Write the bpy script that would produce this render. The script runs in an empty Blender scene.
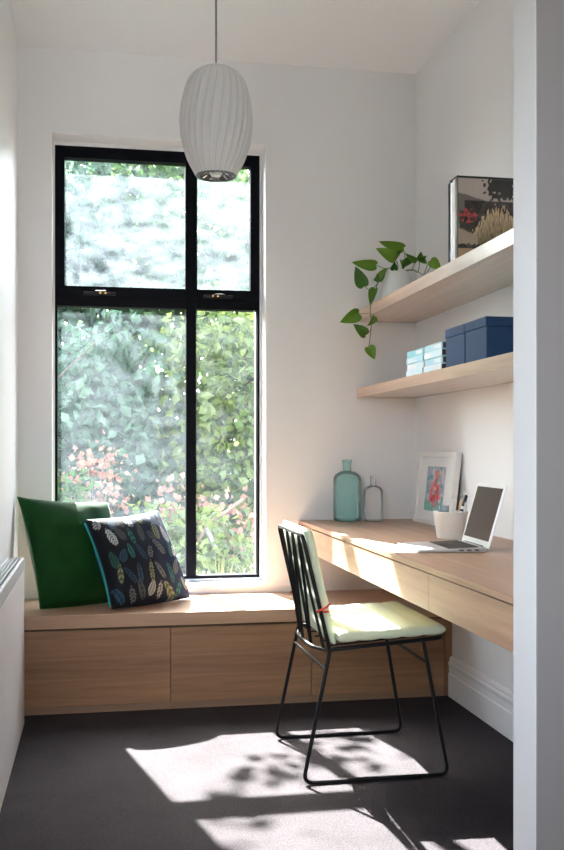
import bpy, math, random
import numpy as np
from mathutils import Vector, noise as mnoise

# ------------------------------------------------------------------ camera, sky, sun, exposure
SC = bpy.context.scene
COL = SC.collection
F, YAW, CX, CY, CAMH = 991.9463, 0.182, 282.0, 449.0485, 1.0791
cam_d = bpy.data.cameras.new('camera'); cam = bpy.data.objects.new('camera', cam_d); COL.objects.link(cam)
cam.location = (0, 0, CAMH); cam.rotation_euler = (math.pi/2, 0, -YAW)
cam_d.sensor_fit = 'VERTICAL'; cam_d.sensor_height = 24.0; cam_d.lens = 24.0*F/850
cam_d.shift_x = 0; cam_d.shift_y = (CY-425)/850
cam_d.clip_start = 0.05; cam_d.clip_end = 200
SC.camera = cam

W = bpy.data.worlds.new('sky'); SC.world = W; W.use_nodes = True
wn, wl = W.node_tree.nodes, W.node_tree.links
sky = wn.new('ShaderNodeTexSky'); sky.sky_type = 'NISHITA'; sky.sun_disc = False
sky.sun_elevation = math.radians(44); sky.sun_rotation = math.radians(-13); sky.dust_density = 2.5; sky.air_density = 1.0
bg = wn['Background']; bg.inputs['Strength'].default_value = 2.2
hz = wn.new('ShaderNodeHueSaturation'); hz.inputs['Saturation'].default_value = 0.55   # thin haze
wl.new(sky.outputs[0], hz.inputs['Color']); wl.new(hz.outputs[0], bg.inputs[0])

SUN = Vector((0.228, -1.0, -0.985)).normalized()          # direction the sunlight travels
sl = bpy.data.lights.new('sun', 'SUN'); sl.energy = 60.0; sl.angle = math.radians(0.55); sl.color = (1.0, 0.975, 0.95)
sun = bpy.data.objects.new('sun', sl); COL.objects.link(sun); sun.location = (-2, 9, 9)
sun.rotation_euler = SUN.to_track_quat('-Z', 'Y').to_euler()

# added unseen fill lamp behind the viewer, before a solid wall without a window
al = bpy.data.lights.new('rear_fill', 'AREA'); al.shape = 'RECTANGLE'; al.size = 2.6; al.size_y = 1.7; al.energy = 46.0
al.color = (0.96, 0.98, 1.0)
rl = bpy.data.objects.new('rear_fill', al); COL.objects.link(rl); rl.location = (1.05, -2.58, 1.65)
rl.rotation_euler = (math.radians(90), 0, 0)

# portal over the opening of the side window (sky light only, emits nothing itself)
pl_ = bpy.data.lights.new('side_window_portal', 'AREA'); pl_.shape = 'RECTANGLE'; pl_.size = 1.4; pl_.size_y = 1.5; pl_.cycles.is_portal = True
po = bpy.data.objects.new('side_window_portal', pl_); COL.objects.link(po); po.location = (-0.3614-0.1, 0.8, 1.55); po.rotation_euler = Vector((1, 0, 0)).to_track_quat('-Z', 'Y').to_euler()
SC.view_settings.view_transform = 'Standard'; SC.view_settings.look = 'None'
SC.view_settings.exposure = 0.66; SC.view_settings.gamma = 1.0; SC.view_settings.use_curve_mapping = False
SC.cycles.use_denoising = True
SC.cycles.diffuse_bounces = 6; SC.cycles.max_bounces = 14; SC.cycles.transparent_max_bounces = 24
SC.cycles.sample_clamp_indirect = 6.0
SC.cycles.caustics_reflective = False; SC.cycles.caustics_refractive = False

# ------------------------------------------------------------------ measured room
D, XL, XR, H = 4.6375, -0.3614, 1.518, 2.9056
WX0, WX1, WZ0, WZ1 = -0.213, 0.775, 0.4443, 2.5213
BF, BT, BS, BK = 4.132, 0.4014, 0.3472, 0.0287
XD, DT, DS, DB, YN = 0.9328, 0.74, 0.7224, 0.6112, 2.1421
YN0 = 2.02
SX = 1.22
LS0, LS1, US0, US1 = 1.327, 1.371, 1.693, 1.742
REAR, XFAR = -2.6, 3.0
_c, _s = math.cos(YAW), math.sin(YAW)
def ray(u, v):
    a = (u-CX)/F
    return Vector((_c*a+_s, -_s*a+_c, (CY-v)/F))
O = Vector((0, 0, CAMH))
def atX(u, v, X): d = ray(u, v); return O+d*(X/d.x)
def atY(u, v, Y): d = ray(u, v); return O+d*(Y/d.y)
def atZ(u, v, Z): d = ray(u, v); return O+d*((Z-CAMH)/d.z)

# ------------------------------------------------------------------ materials
MATS = {}
def nt(name):
    m = bpy.data.materials.new(name); m.use_nodes = True; MATS[name] = m
    n, l = m.node_tree.nodes, m.node_tree.links
    return m, n, l, n['Principled BSDF']
def plain(name, col, rough=0.5, metal=0.0, bump=0.0, bscale=200.0, var=0.0, sheen=0.0, coat=0.0, spec=0.5):
    m, n, l, b = nt(name)
    b.inputs['Base Color'].default_value = (*col, 1); b.inputs['Roughness'].default_value = rough
    b.inputs['Metallic'].default_value = metal; b.inputs['Specular IOR Level'].default_value = spec
    b.inputs['Coat Weight'].default_value = coat
    if sheen: b.inputs['Sheen Weight'].default_value = sheen; b.inputs['Sheen Roughness'].default_value = 0.4
    tc = n.new('ShaderNodeTexCoord'); nz = n.new('ShaderNodeTexNoise'); nz.inputs['Scale'].default_value = bscale
    nz.inputs['Detail'].default_value = 4; l.new(tc.outputs['Object'], nz.inputs['Vector'])
    if var:
        mx = n.new('ShaderNodeMix'); mx.data_type = 'RGBA'
        mx.inputs['A'].default_value = (*[c*(1-var) for c in col], 1); mx.inputs['B'].default_value = (*[min(1, c*(1+var)) for c in col], 1)
        l.new(nz.outputs['Fac'], mx.inputs['Factor']); l.new(mx.outputs['Result'], b.inputs['Base Color'])
    if bump:
        bp = n.new('ShaderNodeBump'); bp.inputs['Strength'].default_value = bump; bp.inputs['Distance'].default_value = 0.002
        l.new(nz.outputs['Fac'], bp.inputs['Height']); l.new(bp.outputs['Normal'], b.inputs['Normal'])
    return m
def wood(name, axis, light, dark, rough=0.42, spec=0.5):
    m, n, l, b = nt(name)
    tc = n.new('ShaderNodeTexCoord'); mp = n.new('ShaderNodeMapping'); l.new(tc.outputs['Object'], mp.inputs['Vector'])
    sc = [38.0, 38.0, 38.0]; sc[axis] = 1.6; mp.inputs['Scale'].default_value = sc
    nz = n.new('ShaderNodeTexNoise'); nz.inputs['Scale'].default_value = 1.0; nz.inputs['Detail'].default_value = 6
    nz.inputs['Roughness'].default_value = 0.62; nz.inputs['Distortion'].default_value = 0.7; l.new(mp.outputs[0], nz.inputs['Vector'])
    mp2 = n.new('ShaderNodeMapping'); sc2 = [9.0, 9.0, 9.0]; sc2[axis] = 0.55; mp2.inputs['Scale'].default_value = sc2
    l.new(tc.outputs['Object'], mp2.inputs['Vector'])
    n2 = n.new('ShaderNodeTexNoise'); n2.inputs['Scale'].default_value = 1.0; n2.inputs['Detail'].default_value = 3; n2.inputs['Distortion'].default_value = 1.2
    l.new(mp2.outputs[0], n2.inputs['Vector'])
    ad = n.new('ShaderNodeMath'); ad.operation = 'MULTIPLY_ADD'; ad.inputs[1].default_value = 0.55
    m2 = n.new('ShaderNodeMath'); m2.operation = 'MULTIPLY'; m2.inputs[1].default_value = 0.45
    l.new(n2.outputs['Fac'], m2.inputs[0]); l.new(nz.outputs['Fac'], ad.inputs[0]); l.new(m2.outputs[0], ad.inputs[2])
    cr = n.new('ShaderNodeValToRGB'); e = cr.color_ramp.elements
    e[0].position = 0.33; e[0].color = (*dark, 1); e[1].position = 0.66; e[1].color = (*light, 1)
    l.new(ad.outputs[0], cr.inputs[0]); l.new(cr.outputs[0], b.inputs['Base Color'])
    b.inputs['Roughness'].default_value = rough; b.inputs['Specular IOR Level'].default_value = spec
    bp = n.new('ShaderNodeBump'); bp.inputs['Strength'].default_value = 0.08; bp.inputs['Distance'].default_value = 0.001
    l.new(nz.outputs['Fac'], bp.inputs['Height']); l.new(bp.outputs['Normal'], b.inputs['Normal'])
    return m
def printed(name, rough=0.5, coat=0.0, sheen=0.0, spec=0.5):
    m, n, l, b = nt(name)
    a = n.new('ShaderNodeAttribute'); a.attribute_name = 'Col'; l.new(a.outputs['Color'], b.inputs['Base Color'])
    b.inputs['Roughness'].default_value = rough; b.inputs['Coat Weight'].default_value = coat; b.inputs['Coat Roughness'].default_value = 0.02
    b.inputs['Sheen Weight'].default_value = sheen; b.inputs['Sheen Roughness'].default_value = 0.2; b.inputs['Sheen Tint'].default_value = (0.9, 1.0, 0.8, 1); b.inputs['Specular IOR Level'].default_value = spec
    return m
def leafmat(name, c1, c2, trans=0.45, rough=0.45):
    m, n, l, b = nt(name)
    g = n.new('ShaderNodeNewGeometry'); cr = n.new('ShaderNodeValToRGB'); e = cr.color_ramp.elements
    e[0].color = (*c1, 1); e[1].color = (*c2, 1); l.new(g.outputs['Random Per Island'], cr.inputs[0])
    l.new(cr.outputs[0], b.inputs['Base Color']); b.inputs['Roughness'].default_value = rough
    t = n.new('ShaderNodeBsdfTranslucent'); hs = n.new('ShaderNodeHueSaturation'); hs.inputs['Hue'].default_value = 0.485
    hs.inputs['Value'].default_value = 1.5; l.new(cr.outputs[0], hs.inputs['Color']); l.new(hs.outputs[0], t.inputs['Color'])
    mx = n.new('ShaderNodeMixShader'); mx.inputs[0].default_value = trans
    l.new(b.outputs[0], mx.inputs[1]); l.new(t.outputs[0], mx.inputs[2]); l.new(mx.outputs[0], n['Material Output'].inputs['Surface'])
    return m
def glass_pane(name, haze=0.05, tint=(0.97, 0.99, 0.98), hazecol=(0.74, 0.88, 1.0)):
    m, n, l, b = nt(name); n.remove(b)
    tr = n.new('ShaderNodeBsdfTransparent'); tr.inputs[0].default_value = (*tint, 1)
    skyhaze = n.new('ShaderNodeBsdfTranslucent'); skyhaze.inputs[0].default_value = (*hazecol, 1)  # bright sky haze over the view, mixed into the glass as pale blue
    tc = n.new('ShaderNodeTexCoord'); mp = n.new('ShaderNodeMapping'); mp.inputs['Scale'].default_value = (9, 9, 22)
    l.new(tc.outputs['Object'], mp.inputs['Vector'])
    nz = n.new('ShaderNodeTexNoise'); nz.inputs['Scale'].default_value = 1.0; nz.inputs['Detail'].default_value = 5; l.new(mp.outputs[0], nz.inputs['Vector'])
    mr = n.new('ShaderNodeMapRange'); mr.inputs['From Min'].default_value = 0.3; mr.inputs['From Max'].default_value = 0.7
    mr.inputs['To Min'].default_value = haze*0.45; mr.inputs['To Max'].default_value = haze*1.55; l.new(nz.outputs['Fac'], mr.inputs['Value'])
    m1 = n.new('ShaderNodeMixShader'); l.new(mr.outputs[0], m1.inputs[0]); l.new(tr.outputs[0], m1.inputs[1]); l.new(skyhaze.outputs[0], m1.inputs[2])
    gl = n.new('ShaderNodeBsdfGlossy'); gl.inputs['Roughness'].default_value = 0.02
    fr = n.new('ShaderNodeFresnel'); fr.inputs[0].default_value = 1.15
    m2 = n.new('ShaderNodeMixShader'); l.new(fr.outputs[0], m2.inputs[0]); l.new(m1.outputs[0], m2.inputs[1]); l.new(gl.outputs[0], m2.inputs[2])
    l.new(m2.outputs[0], n['Material Output'].inputs['Surface'])
    return m
def bottle_glass(name, tint, edge):
    # thin-walled hollow glass: tinted see-through with fresnel gloss
    m, n, l, b = nt(name); n.remove(b)
    lw = n.new('ShaderNodeLayerWeight'); lw.inputs[0].default_value = 0.35
    mc = n.new('ShaderNodeMix'); mc.data_type = 'RGBA'; mc.inputs['A'].default_value = (*tint, 1); mc.inputs['B'].default_value = (*edge, 1)
    l.new(lw.outputs['Facing'], mc.inputs['Factor'])
    tr = n.new('ShaderNodeBsdfTransparent'); l.new(mc.outputs['Result'], tr.inputs[0])
    df = n.new('ShaderNodeBsdfDiffuse'); df.inputs[0].default_value = (*[c**3 for c in tint], 1)
    m0 = n.new('ShaderNodeMixShader'); m0.inputs[0].default_value = 0.16; l.new(tr.outputs[0], m0.inputs[1]); l.new(df.outputs[0], m0.inputs[2])
    gl = n.new('ShaderNodeBsdfGlossy'); gl.inputs['Roughness'].default_value = 0.04
    fr = n.new('ShaderNodeFresnel'); fr.inputs[0].default_value = 1.3
    nz = n.new('ShaderNodeTexNoise'); nz.inputs['Scale'].default_value = 18; bp = n.new('ShaderNodeBump'); bp.inputs['Strength'].default_value = 0.25; bp.inputs['Distance'].default_value = 0.01
    l.new(nz.outputs['Fac'], bp.inputs['Height']); l.new(bp.outputs[0], gl.inputs['Normal'])
    m2 = n.new('ShaderNodeMixShader'); l.new(fr.outputs[0], m2.inputs[0]); l.new(m0.outputs[0], m2.inputs[1]); l.new(gl.outputs[0], m2.inputs[2])
    l.new(m2.outputs[0], n['Material Output'].inputs['Surface'])
    return m

WALL = plain('white_wall_paint', (0.78, 0.785, 0.79), 0.55, bump=0.05, bscale=260)
WALLL = plain('white_satin_wall_paint', (0.80, 0.80, 0.80), 0.4, bump=0.03, bscale=260)
CEIL = plain('ceiling_paint', (0.80, 0.815, 0.83), 0.7, bump=0.03, bscale=260)
TRIM = plain('white_trim_gloss', (0.80, 0.80, 0.81), 0.35)
NIBM = plain('nib_wall_paint', (0.63, 0.625, 0.62), 0.5, bump=0.04, bscale=260)
HALL_SHADE = plain('hallway_painted_shade', (0.20, 0.185, 0.18), 0.6, bump=0.04, bscale=260)  # wall colour darkened to carry the dim hallway's shade
BLACK = plain('black_window_frame', (0.003, 0.0035, 0.006), 0.45, spec=0.05)
BLACKM = plain('black_powder_coat', (0.005, 0.005, 0.006), 0.4, spec=0.25)
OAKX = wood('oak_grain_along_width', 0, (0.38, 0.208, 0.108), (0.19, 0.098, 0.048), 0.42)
OAKY = wood('oak_grain_along_depth', 1, (0.48, 0.305, 0.195), (0.27, 0.155, 0.095), 0.36, 0.6)
OAKT = wood('oak_benchtop', 0, (0.50, 0.325, 0.215), (0.34, 0.205, 0.13), 0.33, 0.6)
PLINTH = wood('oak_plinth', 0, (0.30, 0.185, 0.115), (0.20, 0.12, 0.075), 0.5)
OAKS = wood('oak_satin_lacquer_shelf', 1, (0.52, 0.33, 0.21), (0.33, 0.195, 0.12), 0.30, 0.6)
OAKS.node_tree.nodes['Principled BSDF'].inputs['Coat Weight'].default_value = 1.0
OAKS.node_tree.nodes['Principled BSDF'].inputs['Coat Roughness'].default_value = 0.16
OAKS.node_tree.nodes['Principled BSDF'].inputs['Coat IOR'].default_value = 1.5
GAP = plain('dark_shadow_gap', (0.10, 0.06, 0.035), 0.7)

def carpet_mat():
    m, n, l, b = nt('charcoal_carpet')
    tc = n.new('ShaderNodeTexCoord'); nz = n.new('ShaderNodeTexNoise'); nz.inputs['Scale'].default_value = 260; nz.inputs['Detail'].default_value = 3
    l.new(tc.outputs['Object'], nz.inputs['Vector'])
    n2 = n.new('ShaderNodeTexNoise'); n2.inputs['Scale'].default_value = 5; n2.inputs['Detail'].default_value = 4; l.new(tc.outputs['Object'], n2.inputs['Vector'])
    ad = n.new('ShaderNodeMath'); ad.operation = 'MULTIPLY_ADD'; ad.inputs[1].default_value = 0.3; l.new(n2.outputs['Fac'], ad.inputs[0]); l.new(nz.outputs['Fac'], ad.inputs[2])
    cr = n.new('ShaderNodeValToRGB'); e = cr.color_ramp.elements
    e[0].position = 0.42; e[0].color = (0.0148, 0.0125, 0.0142, 1); e[1].position = 0.88; e[1].color = (0.055, 0.0475, 0.052, 1)
    l.new(ad.outputs[0], cr.inputs[0]); l.new(cr.outputs[0], b.inputs['Base Color'])
    b.inputs['Roughness'].default_value = 0.95; b.inputs['Specular IOR Level'].default_value = 0.1
    bp = n.new('ShaderNodeBump'); bp.inputs['Strength'].default_value = 0.7; bp.inputs['Distance'].default_value = 0.004
    l.new(nz.outputs['Fac'], bp.inputs['Height']); l.new(bp.outputs[0], b.inputs['Normal'])
    return m
CARPET = carpet_mat()

# ------------------------------------------------------------------ mesh helpers
ORG = {}
def finish(o, label=None, cat=None, group=None, kind=None):
    if label: o['label'] = label
    if cat: o['category'] = cat
    if group: o['group'] = group
    if kind: o['kind'] = kind
    return o
def empty(name, loc, label=None, cat=None, group=None, kind=None):
    o = bpy.data.objects.new(name, None); COL.objects.link(o); o.location = loc; o.empty_display_size = 0.05
    ORG[o.name] = Vector(loc)
    return finish(o, label, cat, group, kind)
def mk(name, verts, faces, mat, parent=None, smooth=False, label=None, cat=None, group=None, kind=None, cols=None, bevel=0.0, smooth_angle=None, mats=None, midx=None):
    verts = np.asarray([tuple(v) for v in verts], dtype=float) if not isinstance(verts, np.ndarray) else verts
    if parent is not None: org = ORG[parent.name]
    else:
        lo, hi = verts.min(0), verts.max(0); org = Vector(((lo[0]+hi[0])/2, (lo[1]+hi[1])/2, lo[2]))
    me = bpy.data.meshes.new(name)
    me.from_pydata((verts-np.array(org)).tolist(), [], [tuple(f) for f in faces])
    me.validate(); me.update()
    if smooth: me.polygons.foreach_set('use_smooth', [True]*len(me.polygons))
    if smooth_angle is not None: me.set_sharp_from_angle(angle=math.radians(smooth_angle))
    for x in (mats or [mat]): me.materials.append(x)
    if midx is not None: me.polygons.foreach_set('material_index', midx)
    if cols is not None:
        ca = me.color_attributes.new('Col', 'FLOAT_COLOR', 'POINT')
        ca.data.foreach_set('color', np.concatenate([np.asarray(cols, dtype=np.float32), np.ones((len(verts), 1), np.float32)], 1).ravel())
    o = bpy.data.objects.new(name, me); COL.objects.link(o)
    if parent is not None: o.parent = parent
    else: o.location = org
    ORG[o.name] = Vector(org)
    if bevel:
        md = o.modifiers.new('bevel', 'BEVEL'); md.width = bevel; md.segments = 2; md.limit_method = 'ANGLE'
    return finish(o, label, cat, group, kind)
BOXF = [(0, 3, 2, 1), (4, 5, 6, 7), (0, 1, 5, 4), (1, 2, 6, 5), (2, 3, 7, 6), (3, 0, 4, 7)]
def boxv(x0, x1, y0, y1, z0, z1):
    return [(x0, y0, z0), (x1, y0, z0), (x1, y1, z0), (x0, y1, z0), (x0, y0, z1), (x1, y0, z1), (x1, y1, z1), (x0, y1, z1)]
def merge(parts):
    V, Fc = [], []
    for v, f in parts:
        k = len(V); V += [tuple(p) for p in v]; Fc += [tuple(i+k for i in q) for q in f]
    return V, Fc
def box(name, b, mat, parent=None, bevel=0.0, **kw):
    return mk(name, boxv(*b), BOXF, mat, parent, bevel=bevel, **kw)
def boxes(name, bs, mat, parent=None, bevel=0.0, **kw):
    v, f = merge([(boxv(*b), BOXF) for b in bs]); return mk(name, v, f, mat, parent, bevel=bevel, **kw)
def tubeg(pts, r, seg=8, closed=False, cap=True):
    pts = [Vector(p) for p in pts]; n = len(pts)
    rr = r if isinstance(r, (list, tuple)) else [r]*n
    V, Fc = [], []; up = None
    for i in range(n):
        a = pts[(i-1) % n] if (closed or i > 0) else pts[i]; b = pts[(i+1) % n] if (closed or i < n-1) else pts[i]
        t = (b-a).normalized()
        if up is None:
            up = Vector((0, 0, 1)) if abs(t.z) < 0.9 else Vector((1, 0, 0))
        x = (up-t*up.dot(t)).normalized(); y = t.cross(x); up = x
        for k in range(seg):
            an = 2*math.pi*k/seg; V.append(tuple(pts[i]+(x*math.cos(an)+y*math.sin(an))*rr[i]))
    m = n if closed else n-1
    for i in range(m):
        j = (i+1) % n
        for k in range(seg):
            k2 = (k+1) % seg; Fc.append((i*seg+k, i*seg+k2, j*seg+k2, j*seg+k))
    if cap and not closed:
        Fc.append(tuple(range(seg-1, -1, -1))); Fc.append(tuple((n-1)*seg+k for k in range(seg)))
    return V, Fc
def tube(name, pts, r, mat, parent=None, seg=8, closed=False, **kw):
    v, f = tubeg(pts, r, seg, closed); return mk(name, v, f, mat, parent, smooth=True, smooth_angle=50, **kw)
def fillet(pts, rad, k=6):
    pts = [Vector(p) for p in pts]; out = [pts[0]]
    for i in range(1, len(pts)-1):
        a, p, b = pts[i-1], pts[i], pts[i+1]
        d1, d2 = (a-p), (b-p); r = min(rad, d1.length*0.49, d2.length*0.49)
        s, e = p+d1.normalized()*r, p+d2.normalized()*r
        for j in range(k+1):
            t = j/k; out.append(s*(1-t)**2+p*2*t*(1-t)+e*t*t)
    out.append(pts[-1]); return out
def catmull(pts, k=6):
    pts = [Vector(p) for p in pts]; q = [pts[0]*2-pts[1]]+pts+[pts[-1]*2-pts[-2]]; out = []
    for i in range(1, len(q)-2):
        p0, p1, p2, p3 = q[i-1:i+3]
        for j in range(k):
            t = j/k; out.append(0.5*((2*p1)+(p2-p0)*t+(2*p0-5*p1+4*p2-p3)*t*t+(3*p1-p0-3*p2+p3)*t**3))
    out.append(pts[-1]); return out
def latheg(prof, c, seg=36):
    V, Fc = [], []
    for r, z in prof:
        for k in range(seg):
            a = 2*math.pi*k/seg; V.append((c[0]+r*math.cos(a), c[1]+r*math.sin(a), c[2]+z))
    for i in range(len(prof)-1):
        for k in range(seg):
            k2 = (k+1) % seg; Fc.append((i*seg+k, i*seg+k2, (i+1)*seg+k2, (i+1)*seg+k))
    return V, Fc
def lathe(name, prof, c, mat, parent=None, seg=36, sharp=40, **kw):
    v, f = latheg(prof, c, seg); return mk(name, v, f, mat, parent, smooth=True, smooth_angle=sharp, **kw)
def gridf(nu, nv):
    return [(j*nu+i, j*nu+i+1, (j+1)*nu+i+1, (j+1)*nu+i) for j in range(nv-1) for i in range(nu-1)]

# ------------------------------------------------------------------ the setting
box('floor', (XL-0.2, XFAR+0.2, REAR-0.2, D, -0.12, 0.0), CARPET, kind='structure', label='dark charcoal carpet floor crossed by patches of sunlight', cat='floor')
box('ceiling', (XL-0.2, XFAR+0.2, REAR-0.2, D+0.3, H, H+0.2), CEIL, kind='structure', label='plain white painted ceiling', cat='ceiling')
ZS = WZ0-0.018
FY0, FY1 = D+0.122, D+0.185
fx0, fx1, fz0, fz1 = WX0+0.008, WX1-0.010, WZ0+0.012, WZ1-0.018
boxes('wall_back', [(XL-0.2, WX0, D, FY0, -0.4, H), (WX1, XR+0.2, D, FY0, -0.4, H), (WX0, WX1, D, FY0, WZ1, H), (WX0, WX1, D, FY0, -0.4, ZS),
                    (XL-0.2, fx0, FY0, D+0.28, -0.4, H), (fx1, XR+0.2, FY0, D+0.28, -0.4, H), (fx0, fx1, FY0, D+0.28, fz1, H), (fx0, fx1, FY0, D+0.28, -0.4, fz0)],
      WALL, kind='structure', label='white plaster wall with the tall black window opening', cat='wall')
boxes('wall_left', [(XL-0.2, XL, REAR-0.2, 0.1, 0, H), (XL-0.2, XL, 1.5, D, 0, H), (XL-0.2, XL, 0.1, 1.5, 0, 0.8), (XL-0.2, XL, 0.1, 1.5, 2.3, H)], WALLL, kind='structure', label='narrow white side wall beside the heater', cat='wall')
box('wall_right', (XR, XR+0.2, YN, D, 0, H), WALL, kind='structure', label='white wall carrying the two oak shelves and the desk', cat='wall')
# end of the dividing wall: pale left cheek, front towards the hallway darkened in its colour for shade
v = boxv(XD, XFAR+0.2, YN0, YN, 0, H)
mk('wall_partition', v, BOXF, NIBM, kind='structure', label='end of the dividing wall at the end of the desk', cat='wall', mats=[NIBM, HALL_SHADE], midx=[0, 0, 1, 0, 0, 0], bevel=0.003)
box('wall_hallway', (XFAR, XFAR+0.2, REAR-0.2, YN0, 0, H), HALL_SHADE, kind='structure', label='hallway side wall in a shade-darkened grey', cat='wall')
box('wall_rear', (XL-0.2, XFAR, REAR-0.2, REAR, 0, H), HALL_SHADE, kind='structure', label='rear hallway wall', cat='wall')

# moulded skirting on the right wall under the desk (profile: thickness, height)
prof = [(0, 0), (0.020, 0), (0.020, 0.098), (0.0165, 0.104), (0.0165, 0.132), (0.0195, 0.138), (0.0195, 0.148), (0.0145, 0.154), (0.0145, 0.162), (0.0115, 0.170), (0.006, 0.1756), (0, 0.1756)]
ys = (YN, BF-0.002); V = [(XR-t*1.0, y, z) for y in ys for t, z in prof]; n = len(prof)
Fc = [(i, (i+1) % n, n+(i+1) % n, n+i) for i in range(n)]+[tuple(range(n-1, -1, -1)), tuple(range(n, 2*n))]
mk('baseboard_right', V, Fc, TRIM, kind='structure', label='white moulded skirting board under the desk', cat='skirting')

# ------------------------------------------------------------------ window
win = empty('window_1', ((WX0+WX1)/2, D+0.12, WZ0), 'tall black metal window of four panes over the bench', 'window', kind='structure')
boxes('frame', [(fx0, fx0+0.011, FY0, FY1, fz0, fz1), (fx1-0.011, fx1, FY0, FY1, fz0, fz1), (fx0+0.011, fx1-0.011, FY0, FY1, fz1-0.02, fz1), (fx0+0.011, fx1-0.011, FY0, FY1, fz0, fz0+0.014)], BLACK, win)
box('mullion', (0.409, 0.457, FY0+0.001, FY1, fz0+0.014, fz1-0.02), BLACK, win, bevel=0.002)
TZ0, TZ1 = 1.752, 1.800
boxes('transom', [(fx0+0.011, 0.409, FY0-0.002, FY1, TZ0, TZ1), (0.457, fx1-0.011, FY0-0.002, FY1, TZ0, TZ1)], BLACK, win)
PANET = glass_pane('awning_pane_glass', 0.019); PANEB = glass_pane('fixed_pane_glass', 0.008); PANEC = glass_pane('fixed_pane_glass_clear', 0.005)
for (a, b_, hx) in ((fx0+0.011, 0.409, (-0.075, 0.075, 0.016)), (0.457, fx1-0.011, (0.49, 0.63, 0.545))):
    z0, z1 = TZ1, fz1-0.02; sw, y0 = 0.034, FY0-0.006
    if a > 0: sa, sb = 0.004, 0.034
    else: sa, sb = 0.034, 0.004
    sash = boxes('sash', [(a, a+sa, y0, FY1-0.01, z0, z1), (b_-sb, b_, y0, FY1-0.01, z0, z1), (a+sa, b_-sb, y0, FY1-0.01, z1-0.036, z1), (a+sa, b_-sb, y0, FY1-0.01, z0, z0+0.045)], BLACK, win)
    box('pane', (a+sa, b_-sb, FY0+0.03, FY0+0.034, z0+0.045, z1-0.036), PANET, sash)
    wd = boxes('winder', [(hx[0], hx[1], y0-0.022, y0-0.0005, 1.803, 1.818), ((hx[0]+hx[1])/2-0.02, (hx[0]+hx[1])/2+0.03, y0-0.034, y0-0.022, 1.800, 1.822)], BLACKM, win, bevel=0.003)
    for k in (-0.012, 0.012):
        box('screw', (hx[2]+k-0.004, hx[2]+k+0.004, y0-0.037, y0-0.034, 1.806, 1.814), MATS.get('brass') or plain('brass', (0.7, 0.4, 0.12), 0.3, 1.0), wd)
box('pane', (fx0+0.011, 0.409, FY0+0.03, FY0+0.034, fz0+0.014, TZ0), PANEB, win)
box('pane', (0.457, fx1-0.011, FY0+0.03, FY0+0.034, fz0+0.014, TZ0), PANEC, win)
box('sill', (WX0, WX1, D, FY0-0.001, ZS, WZ0), TRIM, win, bevel=0.002)

# ------------------------------------------------------------------ window bench
ux = [-0.308, 0.290, 0.888, 1.482]
unit_lab = ['oak bench drawer beside the white heater, under the cushions', 'oak bench drawer between the other two bench drawers', 'oak bench drawer under the far end of the desk']
for i in range(3):
    x0, x1 = ux[i], ux[i+1]
    t = empty('bench_drawer_unit', ((x0+x1)/2, (BF+D)/2, 0), unit_lab[i], 'drawer unit', 'drawer units of the window bench')
    boxes('carcass', [(x0+0.0005, x1-0.0005, BF+0.021, D-0.003, 0.031, BS-0.002)], GAP, t)
    box('drawer_front', (x0+0.0012, x1-0.0012, BF, BF+0.02, BK+0.001, BS-0.009), OAKX, t, bevel=0.0008)
    box('plinth', (x0, x1, BF+0.004, BF+0.024, 0.0, BK-0.001), PLINTH, t)
for a, b_, lb in ((XL+0.001, ux[0]-0.001, 'narrow oak filler strip at the heater end of the bench'), (ux[3]+0.001, XR-0.001, 'narrow oak filler strip between bench drawer and skirting')):
    box('bench_filler', (a, b_, BF+0.001, BF+0.02, 0.001, BS-0.009), OAKX, label=lb, cat='filler strip')
box('window_seat', (XL+0.001, XR-0.001, BF-0.004, D-0.001, BS, BT), OAKT, bevel=0.0015, label='long oak window seat top under the window', cat='bench')

# ------------------------------------------------------------------ desk
desk = empty('desk', ((XD+XR)/2, (YN+D)/2, DB), 'long wall mounted oak desk with two drawers holding the laptop', 'desk')
box('desktop', (XD, XR-0.001, YN+0.001, D-0.001, DS, DT), OAKY, desk, bevel=0.001)
for y0, y1 in ((2.744, D-0.001), (YN+0.001, 2.744)):
    t = box('drawer', (XD+0.0205, XR-0.002, y0+0.0005, y1-0.0005, DB+0.004, DS-0.0008), OAKY, desk)
    box('drawer_front', (XD+0.002, XD+0.020, y0+0.0013, y1-0.0013, DB, DS-0.004), OAKY, t, bevel=0.0008)

# ------------------------------------------------------------------ shelves
box('wall_shelf', (SX, XR-0.001, YN+0.001, D-0.001, US0, US1), OAKS, bevel=0.001, label='upper oak wall shelf carrying the trailing plant', cat='shelf')
box('wall_shelf', (SX, XR-0.001, YN+0.001, D-0.001, LS0, LS1), OAKS, bevel=0.001, label='lower oak wall shelf carrying the navy boxes and books', cat='shelf')

# ------------------------------------------------------------------ slim heater on the left wall
HX, HY0, HY1, HZ = -0.289, 1.7, 4.00, 0.655
t = empty('panel_heater', ((XL+HX)/2, (HY0+HY1)/2, 0), 'slim white panel heater standing along the side wall', 'heater')
HM = plain('heater_enamel', (0.70, 0.67, 0.665), 0.4, var=0.03, bscale=12); HM2 = plain('heater_grey_enamel', (0.50, 0.51, 0.53), 0.4)
box('body', (XL+0.004, HX, HY0, HY1, 0.002, HZ-0.05), HM, t, bevel=0.004)
boxes('top_rail', [(HX-0.012, HX+0.001, HY0, HY1, HZ-0.049, HZ), (XL+0.004, XL+0.016, HY0, HY1, HZ-0.049, HZ), (XL+0.016, HX-0.012, HY1-0.012, HY1, HZ-0.049, HZ)], HM2, t, bevel=0.003)
for k in range(3):
    x = XL+0.021+k*0.0125; box('grille_slat', (x, x+0.006, HY0, HY1-0.013, HZ-0.03, HZ-0.002), HM2, t)

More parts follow.
